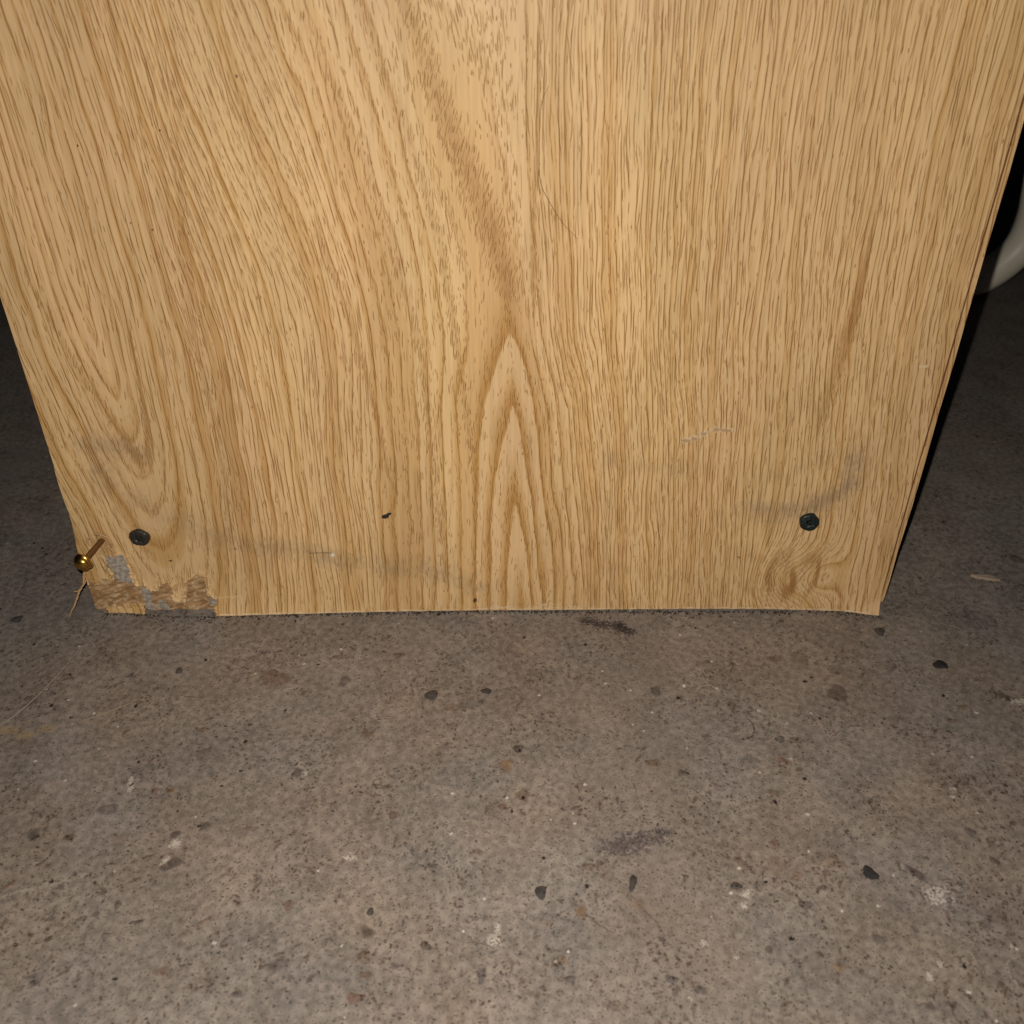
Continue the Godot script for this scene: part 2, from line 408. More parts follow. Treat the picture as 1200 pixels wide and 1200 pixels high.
func oak_textures() -> Array:
	warp_wide = noise(FastNoiseLite.TYPE_SIMPLEX, 0.022, 3, 5)
	warp_fine = noise(FastNoiseLite.TYPE_SIMPLEX, 0.12, 2, 6)
	var tone := noise(FastNoiseLite.TYPE_SIMPLEX, 0.02, 3, 7)
	var lines := noise(FastNoiseLite.TYPE_SIMPLEX, 0.9, 3, 9)
	var fibre := noise(FastNoiseLite.TYPE_SIMPLEX, 0.8, 3, 8)
	var n := 2048
	var h := 1024
	var rings := PackedFloat32Array()
	rings.resize(n * h)
	var px := PackedByteArray()
	px.resize(n * h * 4)
	for j in h:
		var y := (h - j - 0.5) * 424.0 / h - 4.0
		var e := along(APEX, y)
		var before := ring(-4.2, y, e)
		for i in n:
			var x := (i + 0.5) * 308.0 / n - 4.0
			var r := ring(x, y, e)
			rings[j * n + i] = r
			var whole := floorf(r)
			var p := r - whole
			var amp := (0.26 + 0.24 * sin(whole * 12.9898 + 4.0 * sin(whole * 3.7))) if whole > 3.5 else 1.0 - 0.85 * smoothstep(122.0, 142.0, y)
			if whole > 3.5 and whole < 7.5 and absf(x - 158.0) < 34.0: amp = maxf(amp, 0.62 * (1.0 - smoothstep(95.0, 135.0, y)))
			var band := smoothstep(0.0, 0.07, p) * (1.0 - smoothstep(0.07, 0.7, p)) * amp
			var pitch := absf(r - before) / 0.1504
			before = r
			# a fine dark line in each ring, with a fainter one between, that swells and fades along the grain
			var wide := clampf(pitch * 0.135, 0.03, 0.26)
			var l1 := (p - 0.14) / wide
			var l2 := (p - 0.60) / (wide * 0.8)
			var flow := lines.get_noise_2d(x * 1.1, y * 0.034)
			var line := exp(-l1 * l1) * smoothstep(-0.45, 0.12, flow) + 0.75 * exp(-l2 * l2) * smoothstep(-0.12, 0.32, lines.get_noise_2d(x * 1.1 + 200.0, y * 0.038))
			line = clampf(line * clampf((pitch - 0.1) / 0.14, 0.25, 1.0), 0.0, 1.0) * 0.84
			var broad := tone.get_noise_2d(r * 14.0, y * 0.03 + 300.0)
			band = clampf(band + (0.3 if x > 78.0 else 0.5) * smoothstep(0.1, 0.42, broad), 0.0, 1.0)
			var t := tone.get_noise_2d(x, y * 0.22)
			var pink := tone.get_noise_2d(x * 0.8 + 500.0, y * 0.15)
			var fb := fibre.get_noise_2d(x, y * 0.03)
			var v := 1.0 + 0.045 * t + 0.05 * fb
			var k := (j * n + i) * 4
			px[k] = clampi(int(v * lerpf(lerpf(223.0, 191.0, band), 134.0, line)), 0, 255)
			px[k + 1] = clampi(int(v * (lerpf(lerpf(187.0, 145.0, band), 88.0, line) - 1.5 * pink)), 0, 255)
			px[k + 2] = clampi(int(v * (lerpf(lerpf(137.0, 84.0, band), 38.0, line) + 1.0 * pink)), 0, 255)
			px[k + 3] = 255
	var im := Image.create_from_data(n, h, false, Image.FORMAT_RGBA8, px)
	im.resize(TS, TS, Image.INTERPOLATE_CUBIC)
	var hi := Image.create(TS, TS, false, Image.FORMAT_RGBA8)
	hi.fill(Color(0.8, 0.8, 0.8))
	# the open pores: dashes that follow the fibre, crowded in each ring's early wood
	pore_stamps()
	taken.resize(TS * 512)
	taken.fill(0)
	for k in 620000:
		var i := rng.randi_range(12, n - 13)
		var j := rng.randi_range(8, h - 9)
		var at := j * n + i
		var r := rings[at]
		var p := r - floorf(r)
		var gx := (rings[at + 6] - rings[at - 6]) / (12.0 * 0.1504)
		var gy := (rings[at + 6 * n] - rings[at - 6 * n]) / (12.0 * 0.414)
		var narrow := clampf((absf(gx) - 0.17) / 0.2, 0, 1)
		var q := exp(-pow((p - lerpf(0.16, 0.10, narrow)) / lerpf(0.18, 0.13, narrow), 2.0))
		if rng.randf() > lerpf(0.035, 0.016, narrow) + q * lerpf(0.34, 0.12, narrow):
			continue
		var slope := clampf(gy / (gx if absf(gx) > 0.03 else 0.03 * signf(gx + 0.0001)), -0.7, 0.7)
		slope *= lerpf(0.25, 0.95, narrow)
		slope = slope * 1.376 + rng.randfn(0.0, 0.06)
		var left_zone := i < 390
		if left_zone and rng.randf() < 0.45: continue
		# the longest first, so that they find room
		var s := 5 - int(k / 620000.0 * 5.99)
		if s > lerpf(2.4, 5.0, narrow) + (0.7 if left_zone else 0.0) + rng.randf() * 0.8: continue
		pore(im, hi, i + rng.randf(), j * 2.0 + rng.randf() * 2.0, s, slope)
	# broad dark bands of crowded pores that sweep down to the arches
	crowd(im, hi, [Vector2(130, 212), Vector2(138, 186), Vector2(144, 170), Vector2(151, 152), Vector2(156, 138), Vector2(158.5, 126)], [2.4, 3.4, 4.8, 5.8, 5.2, 3.0], 2600)
	crowd(im, hi, [Vector2(117, 212), Vector2(129, 177), Vector2(137, 146), Vector2(140, 122), Vector2(143, 95), Vector2(146, 60)], [1.0, 1.5, 1.6, 1.6, 1.4, 1.2], 700)
	crowd(im, hi, [Vector2(104, 205), Vector2(116, 170), Vector2(124, 140), Vector2(130, 105), Vector2(132, 60), Vector2(134, 15)], [1.0, 1.2, 1.8, 1.8, 1.6, 1.4], 800)
	crowd(im, hi, [Vector2(166.5, 212), Vector2(166, 170), Vector2(165, 140), Vector2(166, 120)], [0.9, 0.9, 1.0, 0.8], 260)
	crowd(im, hi, [Vector2(70, 205), Vector2(64, 170), Vector2(60, 140), Vector2(58, 110), Vector2(59, 70), Vector2(56, 30)], [1.0, 1.4, 2.0, 2.6, 2.0, 1.4], 420)
	crowd(im, hi, [Vector2(10, 135), Vector2(16, 110), Vector2(22, 90), Vector2(28, 73), Vector2(31, 66)], [0.6, 1.0, 1.4, 2.0, 2.4], 330)
	crowd(im, hi, [Vector2(38, 120), Vector2(37, 100), Vector2(36, 82), Vector2(33, 68)], [0.6, 1.0, 1.2, 1.8], 220)
	crowd(im, hi, [Vector2(257, 10), Vector2(254.5, 18), Vector2(257, 25), Vector2(262, 27)], [0.7, 0.8, 0.8, 0.6], 90)
	crowd(im, hi, [Vector2(268, 25), Vector2(273, 24), Vector2(274, 16), Vector2(271, 8)], [0.9, 0.9, 0.8, 0.7], 100)
	crowd(im, hi, [Vector2(262, 8), Vector2(266, 12), Vector2(264, 18)], [1.2, 1.4, 1.0], 80)
	crowd(im, hi, [Vector2(100, 150), Vector2(108, 120), Vector2(113, 90), Vector2(116, 60)], [1.0, 1.6, 1.4, 0.8], 240)
	crowd(im, hi, [Vector2(266, 150), Vector2(266.5, 130), Vector2(266, 112), Vector2(262, 80)], [0.5, 2.0, 3.2, 2.6], 150)
	wear(im, hi)
	hi.convert(Image.FORMAT_L8)
	return [ImageTexture.create_from_image(im), ImageTexture.create_from_image(hi)]

var pores := []
var pore_dents := []
var taken := PackedByteArray()
const PORE_SIZES: Array[int] = [7, 12, 20, 34, 54, 80]

func pore_stamps() -> void:
	for s in PORE_SIZES:
		for t in 25:
			for v in 3:
				var slope := (t - 12) * 0.05
				var st := Image.create(int(absf(slope) * s) + 9, s, false, Image.FORMAT_RGBA8)
				var dn := Image.create(st.get_width(), s, false, Image.FORMAT_RGBA8)
				var wide := rng.randf_range(0.36, 0.74)
				var strength := rng.randf_range(0.6, 1.0)
				var c := Color(0.42, 0.25, 0.09).lerp(Color(0.56, 0.36, 0.155), rng.randf())
				var wob := rng.randf() * TAU
				for y in s:
					var f: float = (y + 0.5) / s
					var cx: float = st.get_width() * 0.5 + slope * (y - s * 0.5) + 0.5 * sin(wob + y * 0.21)
					var fade := minf(1.0, minf(f, 1.0 - f) * 4.0) * rng.randf_range(0.7, 1.0)
					for x in st.get_width():
						var a := clampf(wide + 0.5 - absf(x + 0.5 - cx), 0, 1) * fade * strength
						var lip := clampf(1.0 - absf(absf(x + 0.5 - cx) - wide - 1.1), 0, 1) * fade * 0.22
						if lip > 0.02 and a <= 0.02:
							st.set_pixel(x, y, Color(0.92, 0.80, 0.60, lip))
						if a > 0.02:
							st.set_pixel(x, y, Color(c.r, c.g, c.b, a))
							dn.set_pixel(x, y, Color(0.1, 0.1, 0.1, a))
				pores.append(st)
				pore_dents.append(dn)

# slope: texels across for each texel down, against the tilt of the ring
func pore(im: Image, hi: Image, x: float, y: float, size: int, slope: float) -> void:
	size = clampi(size, 0, 5)
	# pores keep apart: each marks the cells that it runs through, one texel wide and four high
	var cells := PackedInt32Array()
	var half: int = PORE_SIZES[size] / 2
	for d in range(-half, half + 1, 4):
		var cx := int(x - slope * d)
		var cy := int(y + d) >> 2
		if cx < 1 or cx > TS - 2 or cy < 0 or cy > 511: continue
		var c := cy * TS + cx
		if taken[c]: return
		cells.append(c)
	for c in cells:
		taken[c] = 1
		taken[c - 1] = 1
		taken[c + 1] = 1
	var m := (clampi(size, 0, 5) * 25 + clampi(roundi(-slope / 0.05) + 12, 0, 24)) * 3 + rng.randi() % 3
	lay(im, pores[m], x, y)
	lay(hi, pore_dents[m], x, y)

func crowd(im: Image, hi: Image, path: Array, wide: Array, count: int) -> void:
	for k in 60:
		var f := (k + rng.randf()) / 60.0 * (path.size() - 1)
		var i := mini(int(f), path.size() - 2)
		var p: Vector2 = path[i].lerp(path[i + 1], f - i)
		var w: float = lerpf(wide[i], wide[i + 1], f - i)
		lay(im, stamp(maxi(4, int(w * 13.0)), 60, Color(0.64, 0.455, 0.26), 0.085, 0.9, 0.3), wx(p.x), wy(p.y))
	for k in count:
		var f := rng.randf() * (path.size() - 1)
		var i := mini(int(f), path.size() - 2)
		var p: Vector2 = path[i].lerp(path[i + 1], f - i)
		var d: Vector2 = path[i + 1] - path[i]
		var w: float = lerpf(wide[i], wide[i + 1], f - i)
		pore(im, hi, wx(p.x + rng.randf_range(-1.0, 1.0) * w), wy(p.y), 1 + rng.randi() % 3, d.x / d.y * -0.6 * 1.376 * -1.0 * -1.0 + rng.randfn(0.0, 0.03))

func smear(im: Image, pts: Array, w: float, c: Color, alpha: float, n: int) -> void:
	for i in range(pts.size() - 1):
		for k in n:
			var p: Vector2 = pts[i].lerp(pts[i + 1], (k + rng.randf()) / n)
			var s := w * rng.randf_range(0.7, 1.3)
			lay(im, stamp(maxi(4, int(s * 6.65)), maxi(4, int(s * 4.83)), c, alpha, 1.0, 0.7), wx(p.x + rng.randfn(0.0, 1.2)), wy(p.y + rng.randfn(0.0, 1.2)))

# grime, scratches, filler and dents that belong to the face
func wear(im: Image, hi: Image) -> void:
	var grime := Color(0.44, 0.40, 0.36)
	smear(im, [Vector2(277, 73), Vector2(278, 61), Vector2(274, 53), Vector2(265, 48), Vector2(255, 46), Vector2(244, 49)], 11.0, grime, 0.085, 8)
	smear(im, [Vector2(262, 92), Vector2(270, 70), Vector2(248, 60), Vector2(238, 46)], 9, grime, 0.06, 5)
	smear(im, [Vector2(8, 73), Vector2(22, 75), Vector2(33, 70)], 11, grime, 0.085, 6)
	smear(im, [Vector2(15, 66), Vector2(16, 58), Vector2(34, 46), Vector2(50, 36)], 12, grime, 0.07, 6)
	smear(im, [Vector2(48, 36), Vector2(65, 31), Vector2(84, 29), Vector2(95, 24), Vector2(114, 21), Vector2(134, 17), Vector2(150, 10)], 12, grime, 0.085, 6)
	smear(im, [Vector2(186, 66), Vector2(206, 68), Vector2(224, 62)], 11, grime, 0.06, 4)
	smear(im, [Vector2(186, 22), Vector2(212, 19), Vector2(236, 14)], 6, grime, 0.07, 5)
	# the darker flame of heartwood high on the right
	for k in 9:
		var f := k / 8.0
		lay(im, stamp(int(lerpf(8, 52, f)), 90, Color(0.62, 0.42, 0.26), 0.085, 0.8, 0.4), wx(lerpf(266, 265, f)), wy(lerpf(158, 108, f)))
	# shallow filled gouges
	for q in [[218.2, 76.0, 4.2, 2.0], [221.0, 76.8, 3.6, 2.0], [224.0, 78.5, 3.4, 2.0], [228.0, 80.2, 4.0, 2.0], [231.5, 80.0, 5.0, 1.8]]:
		lay(im, stamp(int(q[2] * 7.9), int(q[3] * 6.6), Color(0.88, 0.79, 0.66), 0.75, 0.5, 0.5), wx(q[0]), wy(q[1]))
		lay(im, stamp(int(q[2] * 6.2), int(q[3] * 4.0), Color(0.68, 0.55, 0.40), 0.8, 0.5, 0.5), wx(q[0]), wy(q[1] - 0.2))
	lay(im, stamp(24, 6, Color(0.88, 0.80, 0.64), 0.8, 0.5, 0.8), wx(292.5), wy(103.5))
	lay(im, stamp(12, 9, Color(0.92, 0.90, 0.86), 0.9, 0.4, 0.8), wx(92.5), wy(27.2))
	for k in 26:
		lay(im, stamp(5, 3, Color(0.32, 0.26, 0.22), 0.35, 0.6, 0.6), wx(84 + k * 0.32), wy(27.8 + rng.randf() * 0.5))
		lay(im, stamp(6, 4, Color(0.90, 0.80, 0.66), 0.5, 0.6, 0.6), wx(45 + k * 0.42), wy(6.2 + k * 0.03 + rng.randf() * 0.7))
	# tiny worm holes and flecks
	for q in [[144.8, 5.4, 12, 14], [32, 24.5, 9, 5], [36, 172, 4, 4], [52, 148, 4, 4], [60, 176, 4, 3], [46, 150, 4, 3], [84, 190, 4, 4], [57, 30, 6, 4], [243, 26, 5, 4]]:
		lay(im, stamp(q[2], q[3], Color(0.22, 0.15, 0.10), 0.85, 0.5, 0.6), wx(q[0]), wy(q[1]))
	# rubbed lower edge, paler
	for k in 46:
		var x := rng.randf_range(146, 192)
		lay(im, stamp(rng.randi_range(10, 44), rng.randi_range(3, 8), Color(0.90, 0.80, 0.66), 0.5, 0.7, 0.8), wx(x), wy(along(bottom_line, x) + rng.randf_range(-0.5, 3.2) * (0.4 + 0.6 * sin((x - 146) / 46 * PI))))
	for k in 300:
		var x := rng.randf_range(46, 300)
		lay(im, stamp(rng.randi_range(8, 26), 3, Color(0.92, 0.81, 0.66), 0.6, 0.6, 0.8), wx(x), wy(along(bottom_line, x) + rng.randf() * 0.8))
	# bruised fibre round the nail, and the chipped right corner
	for q in [[9, 35, 5, 6], [7, 33, 6, 4], [11, 31, 5, 5], [8, 29, 5, 5]]:
		lay(im, stamp(int(q[2] * 6.65), int(q[3] * 4.83), Color(0.66, 0.53, 0.38), 0.5, 0.6, 0.9), wx(q[0]), wy(q[1]))
	for q in [[296.5, 1.5, 5, 7], [298, 3.5, 4, 6], [297, -1, 6, 5]]:
		lay(im, stamp(int(q[2] * 6.65), int(q[3] * 4.83), Color(0.86, 0.72, 0.55), 0.6, 0.3, 0.7), wx(q[0]), wy(q[1]))
		lay(hi, stamp(int(q[2] * 6.65), int(q[3] * 4.83), Color(0.3, 0.3, 0.3), 0.5, 0.3, 0.7), wx(q[0]), wy(q[1]))

# signed distance in mm, positive where the face veneer is still there
func kept(p: Vector2) -> float:
	var q := p + Vector2(warp_fine.get_noise_2d(p.x * 7.0, p.y * 5.0), warp_fine.get_noise_2d(p.x * 7.0 + 90.0, p.y * 5.0)) * 0.75 + Vector2(warp_fine.get_noise_2d(p.x * 4.0, p.y * 4.0 + 50.0), warp_fine.get_noise_2d(p.x * 4.0 + 30.0, p.y * 4.0)) * 1.1
	var a := edge_distance(torn, q)
	var b := edge_distance(remnant, q)
	return maxf(a, -b)

func edge_distance(poly: PackedVector2Array, p: Vector2) -> float:
	var d := 1e9
	for i in poly.size():
		d = minf(d, p.distance_to(Geometry2D.get_closest_point_to_segment(p, poly[i], poly[(i + 1) % poly.size()])))
	return -d if Geometry2D.is_point_in_polygon(p, poly) else d

# where a spot of the face lies: the loosened veneer lifts forward towards the floor
func face_point(x: float, y: float, back := 0.0) -> Vector3:
	var low := along(bottom_line, x)
	var lift := maxf(0.0, 0.25 - low) * 1.18
	var yy := maxf(y, low)
	var rise := lift * exp(-maxf(yy - low, 0.0) / 9.0)
	var p := bp(x, yy, rise)
	if low < 0.25:
		p.y = maxf(p.y, 0.00025 + (yy - low) * 0.001 * clampf(1.0 - (0.25 - low) / 14.0, 0, 1)) if yy < 14.0 else p.y
	if x < 52.0 and yy < 32.0:
		# the torn edge curls up a little, unevenly
		var d := clampf(1.0 - kept(Vector2(x, y)) / 2.6, 0.0, 1.0)
		p.z += d * d * (0.45 + 0.5 * warp_fine.get_noise_2d(x * 3.0, y * 3.0)) * 0.001
	p.z -= back * 0.001
	return p

func build_board() -> void:
	var tex := oak_textures()
	var oak := plain(Color(1, 1, 1), 0.5)
	oak.albedo_texture = tex[0]
	oak.metallic_specular = 0.42
	oak.heightmap_enabled = true
	oak.heightmap_texture = tex[1]
	oak.heightmap_scale = 0.018
	var board := Node3D.new()
	board.name = "oak_board"
	add_child(board)
	tag(board, "honey oak veneered board standing upright on concrete, chipped at its lower left corner", "board")
	# face veneer: a sheet with a worn outline, holes torn in it and a thickness
	var ys := []
	var y := 0.0
	while y < 30.0:
		ys.append(y)
		y += 0.42
	while y < PH:
		ys.append(y)
		y += 4.0 if y < 80.0 else 12.0
	ys.append(PH)
	var xs := []
	var x := 0.0
	while x < 52.0:
		xs.append(x)
		x += 0.45
	while x < 299.0:
		xs.append(x)
		x += 1.6
	xs.append(299.55)
	var st := SurfaceTool.new()
	st.begin(Mesh.PRIMITIVE_TRIANGLES)
	var rim := SurfaceTool.new()
	rim.begin(Mesh.PRIMITIVE_TRIANGLES)
	var grid := []
	for b in ys.size():
		var row := []
		for a in xs.size():
			var low := along(bottom_line, xs[a])
			low += 0.22 * warp_fine.get_noise_2d(xs[a] * 5.0, 7.0) - (0.35 if fmod(xs[a] * 0.731, 17.0) < 0.5 else 0.0)
			var yy: float = ys[b] + low * clampf(1.0 - ys[b] / 30.0, 0, 1)
			var left := along(left_line, yy)
			var xx: float = xs[a] + left * clampf(1.0 - xs[a] / 20.0, 0, 1)
			var d := 1.0
			if xx < 52.0 and yy < 32.0: d = kept(Vector2(xx, yy))
			row.append([Vector2(xx, yy), d])
		grid.append(row)
	for b in range(ys.size() - 1):
		for a in range(xs.size() - 1):
			var corners := [grid[b][a], grid[b + 1][a], grid[b + 1][a + 1], grid[b][a + 1]]
			var poly := []
			var cut := []
			for k in 4:
				var p: Array = corners[k]
				var q: Array = corners[(k + 1) % 4]
				if p[1] > 0.0: poly.append(p[0])
				if (p[1] > 0.0) != (q[1] > 0.0):
					var m: Vector2 = p[0].lerp(q[0], p[1] / (p[1] - q[1]))
					poly.append(m)
					cut.append([m, p[1] > 0.0])
			for k in range(1, poly.size() - 1):
				for p in [poly[0], poly[k], poly[k + 1]]:
					st.set_uv(Vector2((p.x + 4.0) / 308.0, 1.0 - (p.y + 4.0) / 424.0))
					st.add_vertex(face_point(p.x, p.y))
			if cut.size() == 2:
				var m0: Vector2 = cut[0][0]
				var m1: Vector2 = cut[1][0]
				if not cut[0][1]:
					var sw := m0
					m0 = m1
					m1 = sw
				edge_strip(rim, m0, m1)
	var last := xs.size() - 1
	for a in last:
		if grid[0][a][1] > 0.0 and grid[0][a + 1][1] > 0.0:
			edge_strip(rim, grid[0][a + 1][0], grid[0][a][0])
	for b in range(ys.size() - 1):
		if grid[b][0][1] > 0.0 and grid[b + 1][0][1] > 0.0:
			edge_strip(rim, grid[b][0][0], grid[b + 1][0][0])
		edge_strip(rim, grid[b + 1][last][0], grid[b][last][0])
	st.index()
	st.generate_normals()
	st.generate_tangents()
	var face := put_mesh("face_veneer", st.commit(), oak, board)
	rim.generate_normals()
	put_mesh("veneer_edge", rim.commit(), plain(Color(0.80, 0.66, 0.48), 0.8), face)
	# the plywood behind it, bare where the veneer is gone
	var ply_tex := ply_texture()
	var ply := plain(Color(1, 1, 1), 0.85)
	ply.albedo_texture = ply_tex
	ply.uv1_triplanar = true
	ply.uv1_scale = Vector3(11, 11, 11)
	ply.heightmap_enabled = true
	ply.heightmap_texture = ply_tex
	ply.heightmap_scale = 0.03
	var core := SurfaceTool.new()
	core.begin(Mesh.PRIMITIVE_TRIANGLES)
	slab(core, [Vector2(1.6, 0.15), Vector2(-0.6, 2.5), Vector2(-0.7, 20), Vector2(0.1, 40), Vector2(0.1, PH - 0.2), Vector2(300.2, PH - 0.2), Vector2(300.2, 3.0), Vector2(299.0, 1.2), Vector2(250, 1.4), Vector2(50, 0.9)], -1.55, -18.0)
	put_mesh("plywood_core", core.commit(), ply, board)
	# ragged inner ply laid bare in the torn corner, with dried glue on it
	var rough := noise(FastNoiseLite.TYPE_SIMPLEX, 0.10, 4, 61)
	var flake := noise(FastNoiseLite.TYPE_SIMPLEX, 0.45, 2, 62)
	var bare := plain(Color(1, 1, 1), 0.9)
	bare.vertex_color_use_as_albedo = true
	bare.vertex_color_is_srgb = true
	relief(board, "torn_ply", Rect2(-2, 0.2, 50, 28), 0.3, bare, "torn brown inner ply laid bare at the chipped corner",
		func(p: Vector2) -> float: return 0.8 - kept(p),
		func(p: Vector2) -> float: return -0.8 + 0.3 * rough.get_noise_2d((p.x + p.y * 0.35) * 1.2, (p.y - p.x * 0.35) * 5.0) + 0.45 * rough.get_noise_2d(p.x * 0.9 + 70.0, p.y * 0.9) + 0.07 * flake.get_noise_2d(p.x * 2.0, p.y * 3.0),
		func(p: Vector2) -> Color:
			var v := 0.42 + 0.75 * rough.get_noise_2d((p.x + p.y * 0.35) * 0.8 + 40.0, (p.y - p.x * 0.35) * 3.2) + 0.16 * flake.get_noise_2d(p.x, p.y * 2.0)
			var c := Color(0.57, 0.43, 0.285).lerp(Color(0.77, 0.63, 0.46), clampf(v, 0, 1))
			return c.lerp(Color(0.86, 0.78, 0.67), smoothstep(0.25, 0.5, flake.get_noise_2d(p.x * 0.5 + 90.0, p.y * 0.7)) * 0.45))
	for g in [[Vector2(8.4, 26.0), Vector2(11.8, 27.2), Vector2(15.2, 26.9), Vector2(16.4, 20), Vector2(16.2, 13.9), Vector2(13.8, 13.8), Vector2(10.6, 14.4), Vector2(9.7, 18.2), Vector2(8.4, 21.9)],
			[Vector2(18.6, 12.4), Vector2(20.4, 13.1), Vector2(21.1, 9.3), Vector2(20.8, 4.0), Vector2(21.6, 0.2), Vector2(18.4, 0.4), Vector2(18.4, 4.0), Vector2(17.9, 8.2)],
			[Vector2(23.6, 5.2), Vector2(25.7, 4.6), Vector2(26.9, 1.9), Vector2(26.0, 0.6), Vector2(23.3, 0.8), Vector2(22.7, 2.8)],
			[Vector2(43.4, 6.5), Vector2(45.6, 5.6), Vector2(44.9, 2.0), Vector2(43.0, 2.6)]]:
		var poly := PackedVector2Array(g)
		var lo: Vector2 = g[0]
		var hi2: Vector2 = g[0]
		for q in g:
			lo = lo.min(q)
			hi2 = hi2.max(q)
		relief(board, "glue_patch", Rect2(lo - Vector2.ONE, hi2 - lo + Vector2.ONE * 2.0), 0.3, bare, "patch of dried grey glue where veneer broke away",
			func(p: Vector2) -> float: return minf(0.9 * flake.get_noise_2d(p.x * 1.5, p.y * 1.5) + 0.15 - edge_distance(poly, p), p.y - 0.2),
			func(p: Vector2) -> float: return -0.28 + 0.16 * rough.get_noise_2d(p.x * 1.5, p.y * 1.5) + 0.03 * flake.get_noise_2d(p.x * 3.0, p.y * 3.0),
			func(p: Vector2) -> Color: return Color(0.56, 0.52, 0.475).lerp(Color(0.73, 0.69, 0.63), clampf(0.5 + rough.get_noise_2d(p.x * 4.0, p.y * 4.0) + 0.4 * flake.get_noise_2d(p.x * 2.0, p.y * 2.0), 0, 1)))
	# solid strip along the right-hand edge, with a dark joint beside it
	var strip := SurfaceTool.new()
	strip.begin(Mesh.PRIMITIVE_TRIANGLES)
	var outline := [Vector2(300.05, 5.2)]
	for k in 22:
		outline.append(Vector2(300.05 + 0.1 * sin(k * 1.7), 6.0 + k * 19.7))
	outline.append(Vector2(301.5, PH - 0.3))
	for k in 22:
		outline.append(Vector2(301.75 - 0.12 * sin(k * 2.3) - (0.35 if k > 19 else 0.0), 416.0 - k * 19.4))
	outline.append(Vector2(301.0, 4.4))
	slab(strip, outline, 0.0, -18.0)
	var band := plain(Color(0.97, 0.95, 0.93), 0.55)
	band.albedo_texture = tex[0]
	put_mesh("edge_strip", strip.commit(), band, board).set_meta("label", "thin solid oak edging strip")
	var line := SurfaceTool.new()
	line.begin(Mesh.PRIMITIVE_TRIANGLES)
	slab(line, [Vector2(299.4, 4.0), Vector2(300.2, 6.0), Vector2(300.2, PH - 0.5), Vector2(299.4, PH - 0.5)], -0.2, -0.7)
	put_mesh("glue_line", line.commit(), plain(Color(0.45, 0.29, 0.14), 0.8), board)
	torn_fibres(board)
	# screws
	screw(board, 23.1, 35.4, 0.5, Color(0.29, 0.275, 0.255), "dull grey brown screw head above the chipped corner")
	screw(board, 266.1, 42.2, 1.15, Color(0.19, 0.225, 0.215), "blackened screw head with a faint green sheen")
	dent(board, 113.8, 44.5)
	nail(board)
	splinters(board)

# a rough skin over part of the board: where inside(p) > 0, at the depth and colour given (mm)
func relief(board: Node, called: String, area: Rect2, step: float, mat: Material, label: String, inside: Callable, depth: Callable, tone: Callable) -> void:
	var nx := int(area.size.x / step) + 1
	var ny := int(area.size.y / step) + 1
	var ds := PackedFloat32Array()
	ds.resize(nx * ny)
	for b in ny:
		for a in nx:
			ds[b * nx + a] = inside.call(area.position + Vector2(a, b) * step)
	var st := SurfaceTool.new()
	st.begin(Mesh.PRIMITIVE_TRIANGLES)
	st.set_smooth_group(0)
	for b in ny - 1:
		for a in nx - 1:
			var poly := []
			var at := [Vector2i(a, b), Vector2i(a, b + 1), Vector2i(a + 1, b + 1), Vector2i(a + 1, b)]
			for k in 4:
				var p: Vector2i = at[k]
				var q: Vector2i = at[(k + 1) % 4]
				var dp := ds[p.y * nx + p.x]
				var dq := ds[q.y * nx + q.x]
				if dp > 0.0: poly.append(area.position + Vector2(p) * step)
				if (dp > 0.0) != (dq > 0.0): poly.append(area.position + Vector2(p).lerp(Vector2(q), dp / (dp - dq)) * step)
			for k in range(1, poly.size() - 1):
				for p in [poly[0], poly[k], poly[k + 1]]:
					st.set_color(tone.call(p))
					st.add_vertex(bp(p.x, p.y, depth.call(p)))
	st.index()
	st.generate_normals()
	put_mesh(called, st.commit(), mat, board).set_meta("label", label)

# pale frayed fibres along the torn outline
func torn_fibres(board: Node) -> void:
	var st := SurfaceTool.new()
	st.begin(Mesh.PRIMITIVE_TRIANGLES)
	for i in range(3, 37):
		var a := torn[i]
		var b := torn[i + 1]
		var out := Vector2(b.y - a.y, a.x - b.x).normalized()
		for k in int(a.distance_to(b) * 3.2):
			if rng.randf() < 0.25 + 0.3 * sin(i * 1.9): continue
			var p := a.lerp(b, rng.randf()) + out * rng.randf_range(-0.35, 0.25)
			var turn := rng.randfn(0.0, 0.6)
			var d := (b - a).normalized().rotated(turn) * rng.randf_range(0.25, 0.85)
			var z := rng.randf_range(0.02, 0.32)
			tube(st, [bp(p.x - d.x, p.y - d.y, z - 0.1), bp(p.x, p.y, z), bp(p.x + d.x, p.y + d.y, z - 0.05)], [0.00006, rng.randf_range(0.00014, 0.00034), 0.00005], 5)
	var o := put_mesh("torn_fibres", st.commit(), plain(Color(0.84, 0.75, 0.63), 0.9), board)
	o.set_meta("kind", "stuff")
	o.set_meta("label", "pale frayed wood fibres along the torn veneer edge")

func edge_strip(st: SurfaceTool, a: Vector2, b: Vector2) -> void:
	var f0 := face_point(a.x, a.y)
	var f1 := face_point(b.x, b.y)
	var g0 := face_point(a.x, a.y, 0.6)
	var g1 := face_point(b.x, b.y, 0.6)
	for p in [f0, g0, g1, f0, g1, f1]:
		st.add_vertex(p)

func ragged_outline(pts: Array, size: float) -> Array:
	var out := []
	for i in pts.size():
		var a: Vector2 = pts[i]
		var b: Vector2 = pts[(i + 1) % pts.size()]
		var n := maxi(1, int(a.distance_to(b) / 0.9))
		for k in n:
			out.append(a.lerp(b, float(k) / n) + Vector2(rng.randf_range(-size, size), rng.randf_range(-size, size)) * 0.6)
	return out

